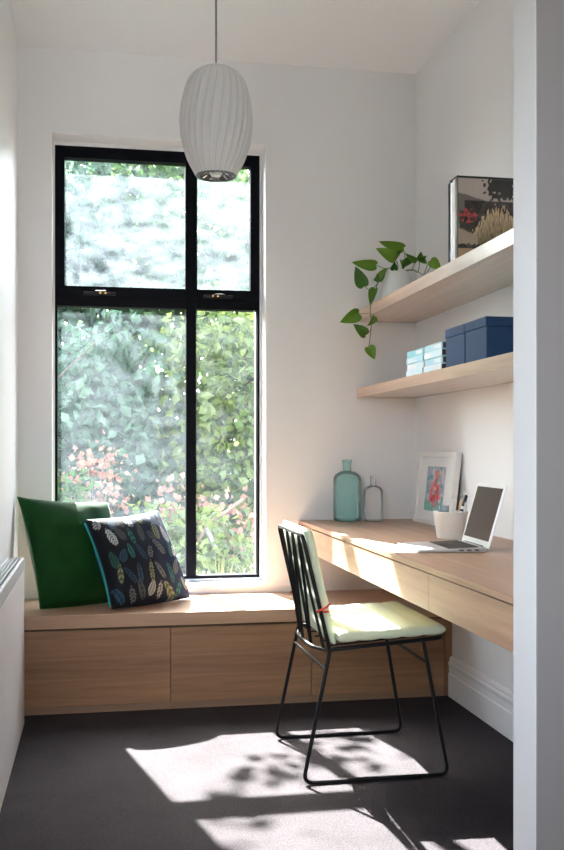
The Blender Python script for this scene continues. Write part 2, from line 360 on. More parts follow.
# ------------------------------------------------------------------ pendant lamp
LX, LY, LZ0, LZ1 = 0.395, 3.4, 2.018, 2.386
lamp = empty('pendant_lamp', (LX, LY, LZ0), 'white ribbed bubble pendant lamp hanging on a grey cord', 'lamp')
def shade_mat():
    m, n, l, b = nt('lamp_shade_skin'); b.inputs['Base Color'].default_value = (0.74, 0.73, 0.72, 1); b.inputs['Roughness'].default_value = 0.6
    t = n.new('ShaderNodeBsdfTranslucent'); t.inputs[0].default_value = (0.75, 0.74, 0.73, 1)
    mx = n.new('ShaderNodeMixShader'); mx.inputs[0].default_value = 0.3
    l.new(b.outputs[0], mx.inputs[1]); l.new(t.outputs[0], mx.inputs[2]); l.new(mx.outputs[0], n['Material Output'].inputs['Surface']); return m
SHADE = shade_mat()
NR = 28
def lamp_r(tt):   # 0 bottom .. 1 top
    pts = [(0, 0.068), (0.04, 0.077), (0.15, 0.100), (0.35, 0.121), (0.52, 0.126), (0.70, 0.119), (0.86, 0.104), (0.95, 0.084), (0.985, 0.070), (1, 0.052)]
    return float(np.interp(tt, *zip(*pts)))
zs = np.linspace(0, 1, 41); rs = np.array([lamp_r(z) for z in zs])
for _ in range(3): rs[1:-1] = (rs[:-2]+2*rs[1:-1]+rs[2:])/4
seg = NR*6; V = []
for z, r in zip(zs, rs):
    tw = 0.35*(z-0.5)
    for k in range(seg):
        ph = (k % 6)/6; sag = 0.040*math.sin(math.pi*ph)*math.sin(math.pi*min(1, max(0, z)))**0.5
        a = 2*math.pi*k/seg+tw; V.append((LX+r*(1-sag)*math.cos(a), LY+r*(1-sag)*math.sin(a), LZ0+(LZ1-LZ0)*z))
Fc = [(i*seg+k, i*seg+(k+1) % seg, (i+1)*seg+(k+1) % seg, (i+1)*seg+k) for i in range(40) for k in range(seg)]
Fc.append(tuple(40*seg+k for k in range(seg)))
RIBM = plain('rib_wire_white', (0.60, 0.59, 0.58), 0.5)
sh = mk('shade', V, Fc, SHADE, lamp, smooth=True, smooth_angle=60)
for k in range(NR):
    pts = [(LX+(r+0.0002)*math.cos(2*math.pi*k/NR+0.35*(z-0.5)), LY+(r+0.0002)*math.sin(2*math.pi*k/NR+0.35*(z-0.5)), LZ0+(LZ1-LZ0)*z) for z, r in list(zip(zs, rs))[::2]]
    tube('rib', pts, 0.0012, RIBM, sh, 5)
CHROME = plain('brushed_steel', (0.55, 0.55, 0.56), 0.25, 1.0)
lathe('bottom_ring', [(0.0695, 0.003), (0.0695, -0.001), (0.066, -0.003), (0.061, -0.002), (0.061, 0.003)], (LX, LY, LZ0), plain('dark_steel_ring', (0.16, 0.16, 0.165), 0.35, 0.8), lamp)
lathe('reflector', [(0.058, 0.002), (0.044, 0.016), (0.030, 0.020), (0.001, 0.021)], (LX, LY, LZ0), plain('dark_reflector', (0.12, 0.12, 0.13), 0.3, 1.0), lamp)
for k in range(10):
    a = 2*math.pi*k/10; d = Vector((math.cos(a), math.sin(a), 0)); c = Vector((LX, LY, LZ0))
    tube('reflector_fin', [c+d*0.052+Vector((0, 0, 0.002)), c+d*0.034+Vector((0, 0, 0.012))], 0.004, CHROME, lamp, 6)
lathe('bulb', [(0.001, -0.001), (0.016, 0.001), (0.024, 0.012), (0.02, 0.026)], (LX, LY, LZ0), plain('frosted_bulb', (0.8, 0.8, 0.78), 0.3), lamp)
CORD = plain('grey_cord', (0.20, 0.20, 0.20), 0.6)
tube('cord', [(LX, LY, LZ1-0.002), (LX, LY, H-0.02)], 0.0035, CORD, lamp)
lathe('ceiling_cup', [(0.001, -0.03), (0.02, -0.03), (0.045, -0.02), (0.05, -0.0005), (0.001, -0.0005)], (LX, LY, H), TRIM, lamp)
lathe('cap', [(0.045, -0.004), (0.043, 0.003), (0.012, 0.006), (0.008, 0.02), (0.001, 0.02)], (LX, LY, LZ1), SHADE, lamp)

# ------------------------------------------------------------------ cushions
def hsh(*a):
    return (math.sin(sum(x*y for x, y in zip(a, (12.9898, 78.233, 37.719))))*43758.5453) % 1.0
def cushion(name, corners, T, N, colf, mat, label, seed, piping=None, backcol=None, pinch=0.085):
    BL, BR, TR, TL = [Vector(c) for c in corners]
    cen = (BL+BR+TR+TL)/4; ex = ((BR+TR)-(BL+TL))/2; ey = ((TL+TR)-(BL+BR))/2
    nrm = ex.cross(ey).normalized()         # towards the viewer
    t = empty(name, (cen.x, cen.y, BT), label, 'cushion')
    def P(u, v, side):
        uu, vv = 2*u-1, 2*v-1
        pu = uu*(1-pinch*(1-abs(vv)**2.0)*abs(uu)**3); pv = vv*(1-pinch*(1-abs(uu)**2.0)*abs(vv)**3) if vv > 0 else vv*(1+0.02*(1-uu*uu)*abs(vv)**3)
        a, b = (pu+1)/2, (pv+1)/2
        p = BL*(1-a)*(1-b)+BR*a*(1-b)+TR*a*b+TL*(1-a)*b
        f = max(0, (1-uu*uu)*(1-vv*vv))**0.40
        wr = mnoise.noise(Vector((u*5+seed, v*5, seed)))*0.010*f
        return p+nrm*side*(T*f*(1-0.12*f)+wr+0.0015)
    for side, nm, M in ((1, 'front_cover', N), (-1, 'back_cover', 24)):
        V = [P(i/(M-1), j/(M-1), side) for j in range(M) for i in range(M)]
        Fc = gridf(M, M)
        if side < 0: Fc = [f[::-1] for f in Fc]
        cols = [(colf if (side > 0 or backcol is None) else (lambda *_: backcol))(i/(M-1), j/(M-1)) for j in range(M) for i in range(M)]
        mk(nm, V, Fc, mat, t, smooth=True, cols=cols)
    edge = [P(i/40, 0, 1) for i in range(40)]+[P(1, i/40, 1) for i in range(40)]+[P(1-i/40, 1, 1) for i in range(40)]+[P(0, 1-i/40, 1) for i in range(40)]
    edge = [e-nrm*0.0015 for e in edge]
    tube('seam', edge, 0.0028, piping[1] if piping and piping[0] == 'all' else MATS['seam_'+name], t, 6, True)
    if piping and piping[0] == 'left':
        tube('zip_piping', [P(0, i/30, 1)-nrm*0.010-ex.normalized()*0.004 for i in range(1, 30)], 0.0042, piping[1], t, 7)
    return t
GREENV = printed('green_velvet', 0.8, sheen=0.30, spec=0.2)
BLUEV = printed('feather_print_velvet', 0.75, sheen=0.05, spec=0.25)
plain('seam_velvet_cushion', (0.01, 0.10, 0.02), 0.8); plain('seam_feather_cushion', (0.006, 0.008, 0.02), 0.8)
def green(u, v):
    k = 0.9+0.2*mnoise.noise(Vector((u*7, v*7, 2.2))); return (0.003*k, 0.042*k, 0.006*k)
cushion('velvet_cushion', [(-0.245, 4.275, BT+0.008), (0.13, 4.49, BT+0.008), (0.035, 4.61, 0.838), (-0.349, 4.43, 0.872)], 0.115, 60, green, GREENV, 'plain emerald green velvet cushion leaning in the corner of the bench', 3.0)
random.seed(11)
FEA = []
for gy in range(5):
    for gx in range(8):
        cx_, cy_ = 0.06+gx*0.122+random.uniform(-.03, .03)+(0.05 if gy % 2 else 0), 0.09+gy*0.205+random.uniform(-.045, .045)
        FEA.append((cx_, cy_, random.uniform(-0.6, 0.6), random.uniform(0.075, 0.125), random.uniform(0.026, 0.044),
                    random.choice([(0.30, 0.32, 0.31), (0.02, 0.13, 0.13), (0.12, 0.135, 0.14), (0.02, 0.06, 0.11), (0.19, 0.22, 0.13), (0.44, 0.48, 0.50), (0.02, 0.085, 0.065), (0.06, 0.07, 0.075)]), random.randint(0, 3)))
def feathers(u, v):
    base = (0.003, 0.004+0.012*u*u, 0.008+0.070*u**2.5)  # ground bluer towards the right: window glow painted into the colour
    for cx_, cy_, an, L, w, c, st in FEA:
        dx, dy = u-cx_, v-cy_; a = dx*math.cos(an)+dy*math.sin(an); b = -dx*math.sin(an)+dy*math.cos(an)
        q = b/L
        if abs(q) > 1: continue
        hw = w*(1-q*q)**0.6*(1-0.25*q)
        if abs(a) > hw: continue
        if abs(a) < 0.0045: return tuple(x*0.25 for x in c) if st != 3 else c
        e = (b*1.0+abs(a)*1.1)
        if st == 0: return c if (e % 0.034) > 0.012 else base
        if st == 1: return c if abs(a) > hw*0.55 or (e % 0.05) > 0.03 else tuple(x*0.45 for x in c)
        if st == 2: return c if (e % 0.06) > 0.026 else tuple(x*0.3 for x in c)
        return tuple(x*0.5 for x in c) if abs(a) < hw*0.7 else c
    return base
cushion('feather_cushion', [(0.052, 4.215, BT+0.010), (0.40, 4.475, BT+0.010), (0.258, 4.56, 0.80), (-0.06, 4.385, 0.772)], 0.108, 150, feathers, BLUEV,
        'navy cushion printed with white and teal feathers', 8.0, ('left', plain('teal_piping', (0.01, 0.30, 0.30), 0.6)), (0.01, 0.05, 0.16))

# ------------------------------------------------------------------ chair
ch = empty('wire_chair', (0.888, 3.372, 0), 'black wire sled chair with pale green seat and back pads', 'chair')
NY, FY = 3.118, 3.632; R = 0.0068
def leg(foot, top, inward, y):
    f = Vector((foot, y, R)); p = fillet([(foot+inward*0.09, y, R), (foot, y, R), top], 0.035, 7)
    return tube('leg', p, R, BLACKM, ch, 8)
leg(0.643, (0.735, 3.135, 0.425), 1, NY); leg(1.132, (1.048, 3.130, 0.452), -1, NY)
leg(0.643, (0.722, 3.590, 0.425), 1, FY); leg(1.132, (1.048, 3.600, 0.452), -1, FY)
for y in (NY, FY): tube('floor_rail', [(0.733, y, R), (1.042, y, R)], R, BLACKM, ch, 8)
for x0, x1, y in ((0.74, 0.80, NY), (0.98, 1.04, NY), (0.98, 1.04, FY), (0.74, 0.80, FY)):
    box('glide', (x0, x1, y-R*0.8, y+R*0.8, 0.0, 0.003), BLACKM, ch)
tube('crossbar', [(0.7215, 3.1335, 0.365), (0.711, 3.596, 0.365)], 0.0055, BLACKM, ch)
tube('crossbar', [(1.062, 3.128, 0.375), (1.062, 3.605, 0.375)], 0.0055, BLACKM, ch)
sf = fillet([(0.735, 3.135, 0.428), (1.115, 3.12, 0.458), (1.115, 3.61, 0.458), (0.735, 3.59, 0.428)], 0.03)
tube('seat_frame', sf, R, BLACKM, ch, 8)
for i in range(5):
    y = 3.2+i*0.085; tube('seat_wire', [(0.735, y, 0.428), (1.113, y, 0.456)], 0.003, BLACKM, ch, 6)
TOPX = 0.650
tube('back_frame', fillet([(0.735, 3.135, 0.425), (TOPX-0.004, 3.142, 0.800), (TOPX-0.004, 3.575, 0.800), (0.735, 3.59, 0.425)], 0.03), R, BLACKM, ch, 8)
tube('back_bottom_bar', catmull([(0.735, 3.135, 0.425), (0.700, 3.24, 0.421), (0.694, 3.36, 0.42), (0.700, 3.48, 0.421), (0.735, 3.59, 0.425)], 5), R, BLACKM, ch, 8)
def bk(y, t):   # point on the wire plane, t 0 bottom .. 1 top
    bow = 0.04*(1-((y-3.362)/0.228)**2)*(1-t)
    return Vector((0.735+(TOPX-0.004-0.735)*t-bow, y, 0.425+0.375*t))
wires = [(3.22, 3.17), (3.22, 3.27), (3.32, 3.275), (3.32, 3.38), (3.42, 3.37), (3.42, 3.48), (3.52, 3.47), (3.52, 3.56)]
for yt, yb in wires: tube('back_wire', [bk(yb, 0), bk((yt+yb)/2, 0.5), bk(yt, 1)], 0.0050, BLACKM, ch, 6)
PAD = plain('pale_green_linen', (0.60, 0.66, 0.46), 0.85, bump=0.25, bscale=700, var=0.06, sheen=0.15)
PADW = plain('cream_linen', (0.72, 0.72, 0.62), 0.85, bump=0.25, bscale=700)
def pad(name, M, NU, NV, half, chan, mat):
    # M(u,v,w): u,v in 0..1 over the pad, w signed thickness
    def th(u, v):
        e = min(u, 1-u)*NUL, min(v, 1-v)*NVL
        r = half
        k = 1.0
        for d in e:
            if d < r: k *= math.sqrt(max(0, 1-(1-d/r)**2))
        c = abs(math.sin(math.pi*chan*u))**0.5
        return half*(0.25+0.75*k)*(0.74+0.26*c) if k > 0 else half*0.25
    NUL, NVL = NU[1], NV[1]
    def samp(nn, L):
        s = [0, 0.004/L, 0.010/L, 0.018/L]; return s+list(np.linspace(0.035/L, 1-0.035/L, nn))+[1-x for x in s[::-1]]
    su, sv = samp(NU[0], NUL), samp(NV[0], NVL); nu, nv = len(su), len(sv)
    V = [M(u, v, th(u, v)) for v in sv for u in su]+[M(u, v, -th(u, v)) for v in sv for u in su]
    Fc = gridf(nu, nv); k = nu*nv; Fc = Fc+[tuple(i+k for i in f[::-1]) for f in Fc]
    ring = [i for i in range(nu)]+[j*nu+nu-1 for j in range(1, nv)]+[(nv-1)*nu+i for i in range(nu-2, -1, -1)]+[j*nu for j in range(nv-2, 0, -1)]
    for a, b_ in zip(ring, ring[1:]+ring[:1]): Fc.append((b_, a, a+k, b_+k))
    return mk(name, V, Fc, mat, ch, smooth=True)
def seatM(u, v, w):
    x = 0.752+u*0.364; y = 3.098+v*0.522
    return Vector((x, y, 0.4525+0.016*u+0.0195+w))
sp = pad('seat_pad', seatM, (40, 0.375), (16, 0.522), 0.0185, 5, PAD)
def backM(u, v, w):
    # u along height
    z = 0.445+u*0.372; x = 0.735+(TOPX-0.735)*((z-0.425)/0.375)+0.0205
    y = 3.137+v*0.440
    return Vector((x+w*0.97, y, z+w*0.22))
bpad = pad('back_pad', backM, (40, 0.372), (16, 0.44), 0.0125, 4, PAD)
RED = plain('red_tie_cloth', (0.55, 0.05, 0.03), 0.7)
for yy, zz in ((3.137, 0.555), (3.583, 0.555)):
    tt = (zz-0.425)/0.375; xx = 0.735+(TOPX-0.735)*tt
    tube('pad_tie', catmull([(xx+0.03, yy-0.003, zz+0.022), (xx+0.014, yy-0.012, zz+0.012), (xx-0.012, yy-0.010, zz), (xx-0.006, yy+0.008, zz-0.004), (xx+0.024, yy-0.008, zz-0.002)], 4), 0.0042, RED, bpad, 6)

# ------------------------------------------------------------------ bottles
def bottle(name, c, r, h, rn, zn, mat, label, group):
    z0 = 0.0; e = 0.0005
    outer = [(0.001, e), (r*0.90, e), (r*0.98, h*0.02), (r, h*0.05), (r, zn-0.02), (r*0.985, zn), (r*0.86, zn+h*0.045), (r*0.62, zn+h*0.085), (rn*1.15, zn+h*0.105), (rn, zn+h*0.125), (rn, h*0.955), (rn*1.22, h*0.962), (rn*1.22, h*0.995), (rn, h)]
    t = empty(name, c, label, 'bottle', group)
    lathe('glass_body', outer, c, mat, t, 40, 50)
    lathe('glass_base', [(0.001, h*0.03), (r*0.6, h*0.022), (r*0.9, h*0.012), (r*0.97, h*0.03)], c, mat, t, 40, 50)
    return t
bottle('glass_bottle', (1.150, 4.55, DT), 0.0655, 0.288, 0.0185, 0.205, bottle_glass('aqua_glass', (0.82, 0.97, 0.955), (0.80, 0.965, 0.95)), 'large aqua green glass bottle on the desk', 'glass bottles on the desk')
bottle('glass_bottle', (1.268, 4.515, DT), 0.0455, 0.212, 0.0135, 0.145, bottle_glass('clear_glass', (0.985, 0.985, 0.99), (0.97, 0.97, 0.975)), 'small clear glass bottle on the desk', 'glass bottles on the desk')

# ------------------------------------------------------------------ small framed painting leaning on the right wall
def lean(y, s, w=0.0):   # s height along the face, w out of the face (towards -X)
    b, tp = Vector((1.452, y, DT+0.0006)), Vector((1.4885, y, 1.064)); d = (tp-b).normalized()
    nn = Vector((-d.z, 0, d.x)); return b+d*s+nn*w
LH = 0.3265; FA, FB = 4.003, 4.49
t = empty('framed_painting', (1.47, (FA+FB)/2, DT), 'white framed small red and teal painting leaning on the wall', 'picture')
FRM = plain('white_frame_paint', (0.80, 0.79, 0.77), 0.4)
def slab(y0, y1, s0, s1, w0, w1):
    return [lean(y0, s0, w0), lean(y1, s0, w0), lean(y1, s1, w0), lean(y0, s1, w0), lean(y0, s0, w1), lean(y1, s0, w1), lean(y1, s1, w1), lean(y0, s1, w1)]
fw = 0.022
V, Fc = merge([(slab(FA, FB, 0, fw, -0.026, 0), BOXF), (slab(FA, FB, LH-fw, LH, -0.026, 0), BOXF), (slab(FA, FA+fw, fw, LH-fw, -0.026, 0), BOXF), (slab(FB-fw, FB, fw, LH-fw, -0.026, 0), BOXF)])
mk('frame', V, Fc, FRM, t)
mk('mount', slab(FA+fw, FB-fw, fw, LH-fw, -0.012, -0.008), BOXF, plain('mount_card', (0.84, 0.84, 0.84), 0.7), t)
mk('backing', slab(FA+fw, FB-fw, fw, LH-fw, -0.025, -0.022), BOXF, plain('brown_backing', (0.10, 0.05, 0.03), 0.8), t)
def art(u, v):
    n1 = mnoise.noise(Vector((u*4, v*5, 1.0))); n2 = mnoise.noise(Vector((u*9, v*11, 5.0))); n3 = mnoise.noise(Vector((u*6, v*6, 9.0)))
    c = np.array([0.42, 0.45, 0.55])+n2*0.12
    if n1 > 0.12: c = np.array([0.62, 0.62, 0.66])
    if v < 0.22+0.08*n2: c = np.array([0.20, 0.52, 0.42])+n3*0.15
    d = math.hypot((u-0.52)*1.1, (v-0.36))
    if d < 0.28+0.12*n2: c = np.array([0.62, 0.10, 0.12])+n2*0.25
    if abs(u-0.5-0.2*(v-0.6)) < 0.12+0.1*n3 and 0.4 < v < 0.9: c = np.array([0.70, 0.25, 0.25])+n2*0.3
    if n3 > 0.28: c = np.array([0.16, 0.42, 0.46])
    return tuple(np.clip(c, 0.02, 0.8))
N = 60; ay0, ay1, as0, as1 = 4.125, 4.37, 0.062, 0.262
V = [lean(ay1+(ay0-ay1)*i/(N-1), as0+(as1-as0)*j/(N-1), -0.0074) for j in range(N) for i in range(N)]
mk('painting', V, gridf(N, N), printed('painting_print', 0.5), t, cols=[art(i/(N-1), j/(N-1)) for j in range(N) for i in range(N)], label='small red and teal flower painting')

# ------------------------------------------------------------------ pen pot with pens
PC = (1.315, 3.60, DT)
CER = plain('white_ceramic', (0.80, 0.775, 0.74), 0.28)
lathe('pen_pot', [(0.001, 0.0005), (0.049, 0.0005), (0.0515, 0.004), (0.0655, 0.098), (0.0668, 0.1), (0.0655, 0.102), (0.0635, 0.1), (0.050, 0.010), (0.001, 0.009)], PC, CER, seg=44, label='white tapered ceramic pot of pens behind the laptop', cat='pot')
def pen(a, b_, r, m1, m2, label, cat='pen'):
    a, b_ = Vector(a), Vector(b_); d = (b_-a); t = empty('pen', a, label, cat, 'pens in the white pot')
    tube('barrel', [a, a+d*0.72], r, m1, t, 8)
    tube('cap', [a+d*0.72, a+d*0.97, b_], [r*1.12, r*1.12, r*0.5], m2, t, 8)
    if m2 is not m1:
        for k in (0.45, 0.6): tube('band', [a+d*k, a+d*(k+0.05)], r*1.06, m2, t, 8)
TAN = plain('tan_wood_pen', (0.50, 0.33, 0.18), 0.5); DK = plain('black_plastic', (0.02, 0.02, 0.022), 0.4); WHT = plain('white_plastic', (0.75, 0.75, 0.75), 0.4); PG = plain('pale_grey_metal', (0.55, 0.57, 0.6), 0.3, 0.6)
pen((1.318, 3.572, 0.752), (1.368, 3.570, 0.905), 0.0065, WHT, DK, 'white pen with black bands standing in the pot')
pen((1.332, 3.598, 0.752), (1.368, 3.615, 0.890), 0.006, TAN, TAN, 'tan wooden pencil standing in the pot')
pen((1.326, 3.625, 0.752), (1.348, 3.645, 0.885), 0.006, WHT, WHT, 'plain white pen standing in the pot')
pen((1.345, 3.575, 0.752), (1.364, 3.564, 0.880), 0.0055, PG, PG, 'pale grey metal pen standing in the pot')
GLS = bottle_glass('tumbler_glass', (0.88, 0.92, 0.95), (0.55, 0.62, 0.68))
lathe('glass_holder', [(0.001, 0.0), (0.016, 0.0), (0.018, 0.002), (0.021, 0.112), (0.0195, 0.112), (0.0165, 0.004), (0.001, 0.003)], (1.294, 3.618, 0.7505), GLS, seg=28, label='clear glass tube standing inside the white pen pot', cat='glass')

# ------------------------------------------------------------------ laptop
ALU = plain('silver_aluminium', (0.72, 0.73, 0.75), 0.32, 0.75)
lp = empty('laptop', (1.145, 3.222, DT), 'open silver laptop with a dark screen on the desk', 'laptop')
lx0, lx1, ly0, ly1 = 1.028, 1.258, 3.085, 3.375
mk('base', [(lx0, ly0, DT+0.002), (lx1, ly0, DT+0.0008), (lx1, ly1, DT+0.0008), (lx0, ly1, DT+0.002), (lx0, ly0, DT+0.007), (lx1, ly0, DT+0.016), (lx1, ly1, DT+0.016), (lx0, ly1, DT+0.007)], BOXF, ALU, lp, bevel=0.002)
def top(x): return DT+0.007+0.009*(x-lx0)/(lx1-lx0)
KEY = plain('black_keycap', (0.02, 0.02, 0.022), 0.5); 
kb = mk('keyboard', [(1.135, ly0+0.022, top(1.135)+0.0002), (1.240, ly0+0.022, top(1.24)+0.0002), (1.240, ly1-0.022, top(1.24)+0.0002), (1.135, ly1-0.022, top(1.135)+0.0002)], [(0, 1, 2, 3)], plain('keyboard_well', (0.10, 0.10, 0.105), 0.5), lp)
for r_ in range(6):
    for k in range(14):
        x = 1.137+r_*0.0172; y = ly0+0.024+k*0.0174
        V = [(x, y, top(x)+0.0003), (x+0.0148, y, top(x+0.0148)+0.0003), (x+0.0148, y+0.0150, top(x+0.0148)+0.0003), (x, y+0.0150, top(x)+0.0003)]
        V += [(a, b_, c+0.0013) for a, b_, c in V]
        mk('key', V, BOXF, KEY, kb)
mk('trackpad', [(1.040, 3.17, top(1.04)+0.0003), (1.122, 3.17, top(1.122)+0.0003), (1.122, 3.275, top(1.122)+0.0003), (1.040, 3.275, top(1.04)+0.0003)], [(0, 1, 2, 3)], plain('trackpad_grey', (0.60, 0.61, 0.63), 0.3, 0.5), lp)
for k in range(3): box('port', (1.165+k*0.026, 1.180+k*0.026, ly0-0.0006, ly0+0.001, DT+0.006, DT+0.010), DK, lp)
A0, A1 = Vector((1.262, 0, DT+0.012)), Vector((1.322, 0, DT+0.218)); dv = (A1-A0).normalized(); nv = Vector((-dv.z, 0, dv.x))
SLn = (A1-A0).length
def scr(y, s, w): p = A0+dv*s+nv*w; return Vector((p.x, y, p.z))
def sslab(y0, y1, s0, s1, w0, w1): return [scr(y0, s0, w0), scr(y1, s0, w0), scr(y1, s1, w0), scr(y0, s1, w0), scr(y0, s0, w1), scr(y1, s0, w1), scr(y1, s1, w1), scr(y0, s1, w1)]
lid = mk('lid', sslab(ly0, ly1, 0, SLn, -0.005, 0.0), BOXF, ALU, lp, bevel=0.0015)
mk('screen', sslab(ly0+0.014, ly1-0.014, 0.022, SLn-0.011, 0.0, 0.0006), BOXF, plain('dark_screen_glass', (0.022, 0.017, 0.015), 0.08, spec=0.22), lid)
lp.rotation_euler = (0, 0, -0.06)
tube('hinge', [(1.260, ly0+0.05, DT+0.014), (1.260, ly1-0.05, DT+0.014)], 0.004, DK, lp, 8)

# ------------------------------------------------------------------ lower shelf: books and navy boxes
NAVY = plain('navy_box_card', (0.020, 0.052, 0.120), 0.6, var=0.05, bscale=40, spec=0.15); 
for y0, y1, lb in ((3.262, 3.452, 'navy lidded storage box beside the stacked pale blue books'), (3.063, 3.256, 'navy lidded storage box standing on the far side from the books')):
    t = empty('storage_box', (1.365, (y0+y1)/2, LS1), lb, 'box', 'navy storage boxes on the lower shelf')
    box('box_body', (1.243, 1.497, y0+0.002, y1-0.002, LS1+0.0005, LS1+0.110), NAVY, t, bevel=0.001)
    box('lid', (1.240, 1.500, y0, y1, LS1+0.1105, LS1+0.142), NAVY, t, bevel=0.0015)
PAGE = plain('book_pages', (0.75, 0.73, 0.68), 0.8); SPD = plain('dark_book_end', (0.06, 0.035, 0.03), 0.6)
BC = [plain('book_pale_blue', (0.36, 0.60, 0.68), 0.5, var=0.2, bscale=30), plain('book_white', (0.68, 0.72, 0.76), 0.5, var=0.08, bscale=30), plain('book_teal', (0.20, 0.50, 0.56), 0.5, var=0.2, bscale=30), plain('book_ice', (0.55, 0.72, 0.78), 0.5, var=0.15, bscale=30)]
nm = ['pale blue', 'white', 'teal', 'ice blue']; pos = ['bottom', 'second from the bottom', 'third from the bottom', 'top']
for si, (ya, yb, cs, whr) in enumerate(((3.728, 3.945, (3, 1, 0, 2), 'in the stack beside the corner'), (3.510, 3.722, (1, 0, 3, 0), 'in the stack beside the navy boxes'))):
    z = LS1+0.0005
    for k in range(4):
        hh = (0.0285, 0.0265, 0.027, 0.026)[k]; dy, dx = ((0.004, 0), (-0.003, 0.004), (0.0, 0.001), (-0.006, 0.003))[k]
        x0, x1, y0, y1 = 1.248+dx, 1.40+dx, ya+0.004+dy*0.5, yb-0.004+dy*0.5
        t = empty('book', ((x0+x1)/2, (y0+y1)/2, z), f'{nm[cs[k]]} book, {pos[k]} {whr}', 'book', 'books stacked on the lower shelf')
        boxes('cover', [(x0, x1, y0, y1, z, z+0.0025), (x0, x1, y0, y1, z+hh-0.0035, z+hh-0.001), (x0, x0+0.003, y0, y1, z+0.0025, z+hh-0.0035)], BC[cs[k]], t)
        box('pages', (x0+0.003, x1-0.004, y0+0.003, y1-0.003, z+0.0025, z+hh-0.0035), SPD if si else PAGE, t)
        box('spine_label', (x0-0.0006, x0, y0+(0.02 if k % 2 else 0.11), y0+(0.09 if k % 2 else 0.19), z+0.005, z+hh-0.006), BC[1] if cs[k] != 1 else BC[3], t)
        z += hh

# ------------------------------------------------------------------ upper shelf: deep photo block
PX0, PX1, PY0, PY1, PZ0, PZ1 = 1.253, 1.510, 3.362, 3.462, US1+0.0006, 2.052
t = empty('photo_block', ((PX0+PX1)/2, (PY0+PY1)/2, US1), 'deep black rimmed garden photograph standing on the upper shelf', 'picture')
RIM = plain('dark_chrome_rim', (0.05, 0.045, 0.045), 0.15, 0.8)
box('backing_board', (PX0, PX1, PY1-0.022, PY1, PZ0, PZ1), RIM, t, bevel=0.008)
box('white_layer', (PX0+0.004, PX1-0.004, PY1-0.050, PY1-0.0225, PZ0, PZ1-0.006), plain('silver_layer', (0.60, 0.62, 0.68), 0.25, 0.3), t)
box('tan_layer', (PX0+0.002, PX1-0.002, PY1-0.078, PY1-0.0505, PZ0, PZ1-0.004), plain('tan_layer', (0.62, 0.46, 0.36), 0.4), t)
box('front_block', (PX0+0.0005, PX1-0.0005, PY0+0.001, PY1-0.0785, PZ0, PZ1-0.003), plain('grey_green_glass_edge', (0.10, 0.13, 0.12), 0.15), t, bevel=0.002)
box('top_rim', (PX0, PX1, PY0-0.001, PY1-0.0225, PZ1-0.003, PZ1+0.002), RIM, t)
def garden(u, v):
    n1 = mnoise.noise(Vector((u*6, v*6, 3))); n2 = mnoise.noise(Vector((u*22, v*22, 7))); n3 = mnoise.noise(Vector((u*60, v*14, 4)))
    c = np.array([0.40, 0.35, 0.31])*(0.8+0.4*v)                              # hazy sky
    if v < 0.83-0.22*u+0.02*n1: c = np.array([0.16, 0.135, 0.115])             # hill
    if v < 0.74 and u > 0.10: c = np.array([0.030, 0.020, 0.016])+0.01*n2       # fence
    d = math.hypot((u-0.68)*1.2, (v-0.93)*1.6)
    if d < 0.30+0.25*n2: c = np.array([0.012, 0.011, 0.010])
    if v < 0.62 and u > 0.02: c = np.array([0.030, 0.024, 0.014])+0.02*n2
    if math.hypot((u-0.15)*0.9, (v-0.56)*1.5) < 0.13 and n2 > 0.05: c = np.array([0.42, 0.05, 0.06])
    g = (u-0.62)/0.48; hgt = 0.20+(0.44*(1-g*g) if abs(g) < 1 else 0)+0.16*n3
    if abs(g) < 1 and 0.20 < v < hgt:
        k = (v-0.20)/max(0.05, hgt-0.2); c = np.array([0.10, 0.085, 0.02])*(1-k)+np.array([0.62, 0.46, 0.27])*k; c = c*(0.8+0.9*n3)
    if v < 0.40-0.35*max(0, u-0.05) and u < 0.30 and v > 0.22: c = np.array([0.34, 0.27, 0.20])
    if v < 0.22+0.02*n2: c = np.array([0.035, 0.03, 0.018])+0.02*n2
    if v < 0.17-0.02*u: c = np.array([0.42, 0.27, 0.15])*(0.9+0.2*n1)
    return tuple(np.clip(c, 0.004, 0.8))
N = 110; xa, xb, za, zb = PX0+0.004, PX1-0.004, PZ0+0.002, PZ1-0.006
V = [(xa+(xb-xa)*i/(N-1), PY0+0.0004, za+(zb-za)*j/(N-1)) for j in range(N) for i in range(N)]
mk('photograph', V, gridf(N, N), printed('garden_photo_print', 0.25, 0.6), t, cols=[garden(i/(N-1), j/(N-1)) for j in range(N) for i in range(N)], label='photograph of pale grasses and red flowers')

# ------------------------------------------------------------------ trailing plant
PP = Vector((1.332, 4.335, US1+0.0006))
pl = empty('trailing_pothos', (PP.x, PP.y, US1), 'trailing green pothos in a tapered white pot on the shelf', 'plant')
lathe('pot', [(0.001, 0), (0.074, 0), (0.0775, 0.006), (0.0765, 0.018), (0.054, 0.143), (0.0525, 0.147), (0.049, 0.143), (0.049, 0.125), (0.001, 0.122)], PP, plain('pale_grey_pot', (0.80, 0.82, 0.82), 0.45), pl, 44)
lathe('soil', [(0.001, 0.126), (0.0488, 0.124)], PP, plain('potting_soil', (0.03, 0.02, 0.012), 0.9), pl, 24)
POTH = leafmat('pothos_leaf', (0.025, 0.10, 0.008), (0.12, 0.25, 0.022), 0.35, 0.35)
_n = POTH.node_tree; _oi = _n.nodes.new('ShaderNodeObjectInfo'); _cr = [x for x in _n.nodes if x.type == 'VALTORGB'][0]
_n.links.new(_oi.outputs['Random'], _cr.inputs[0])
STEM = plain('green_stem', (0.10, 0.17, 0.045), 0.5)
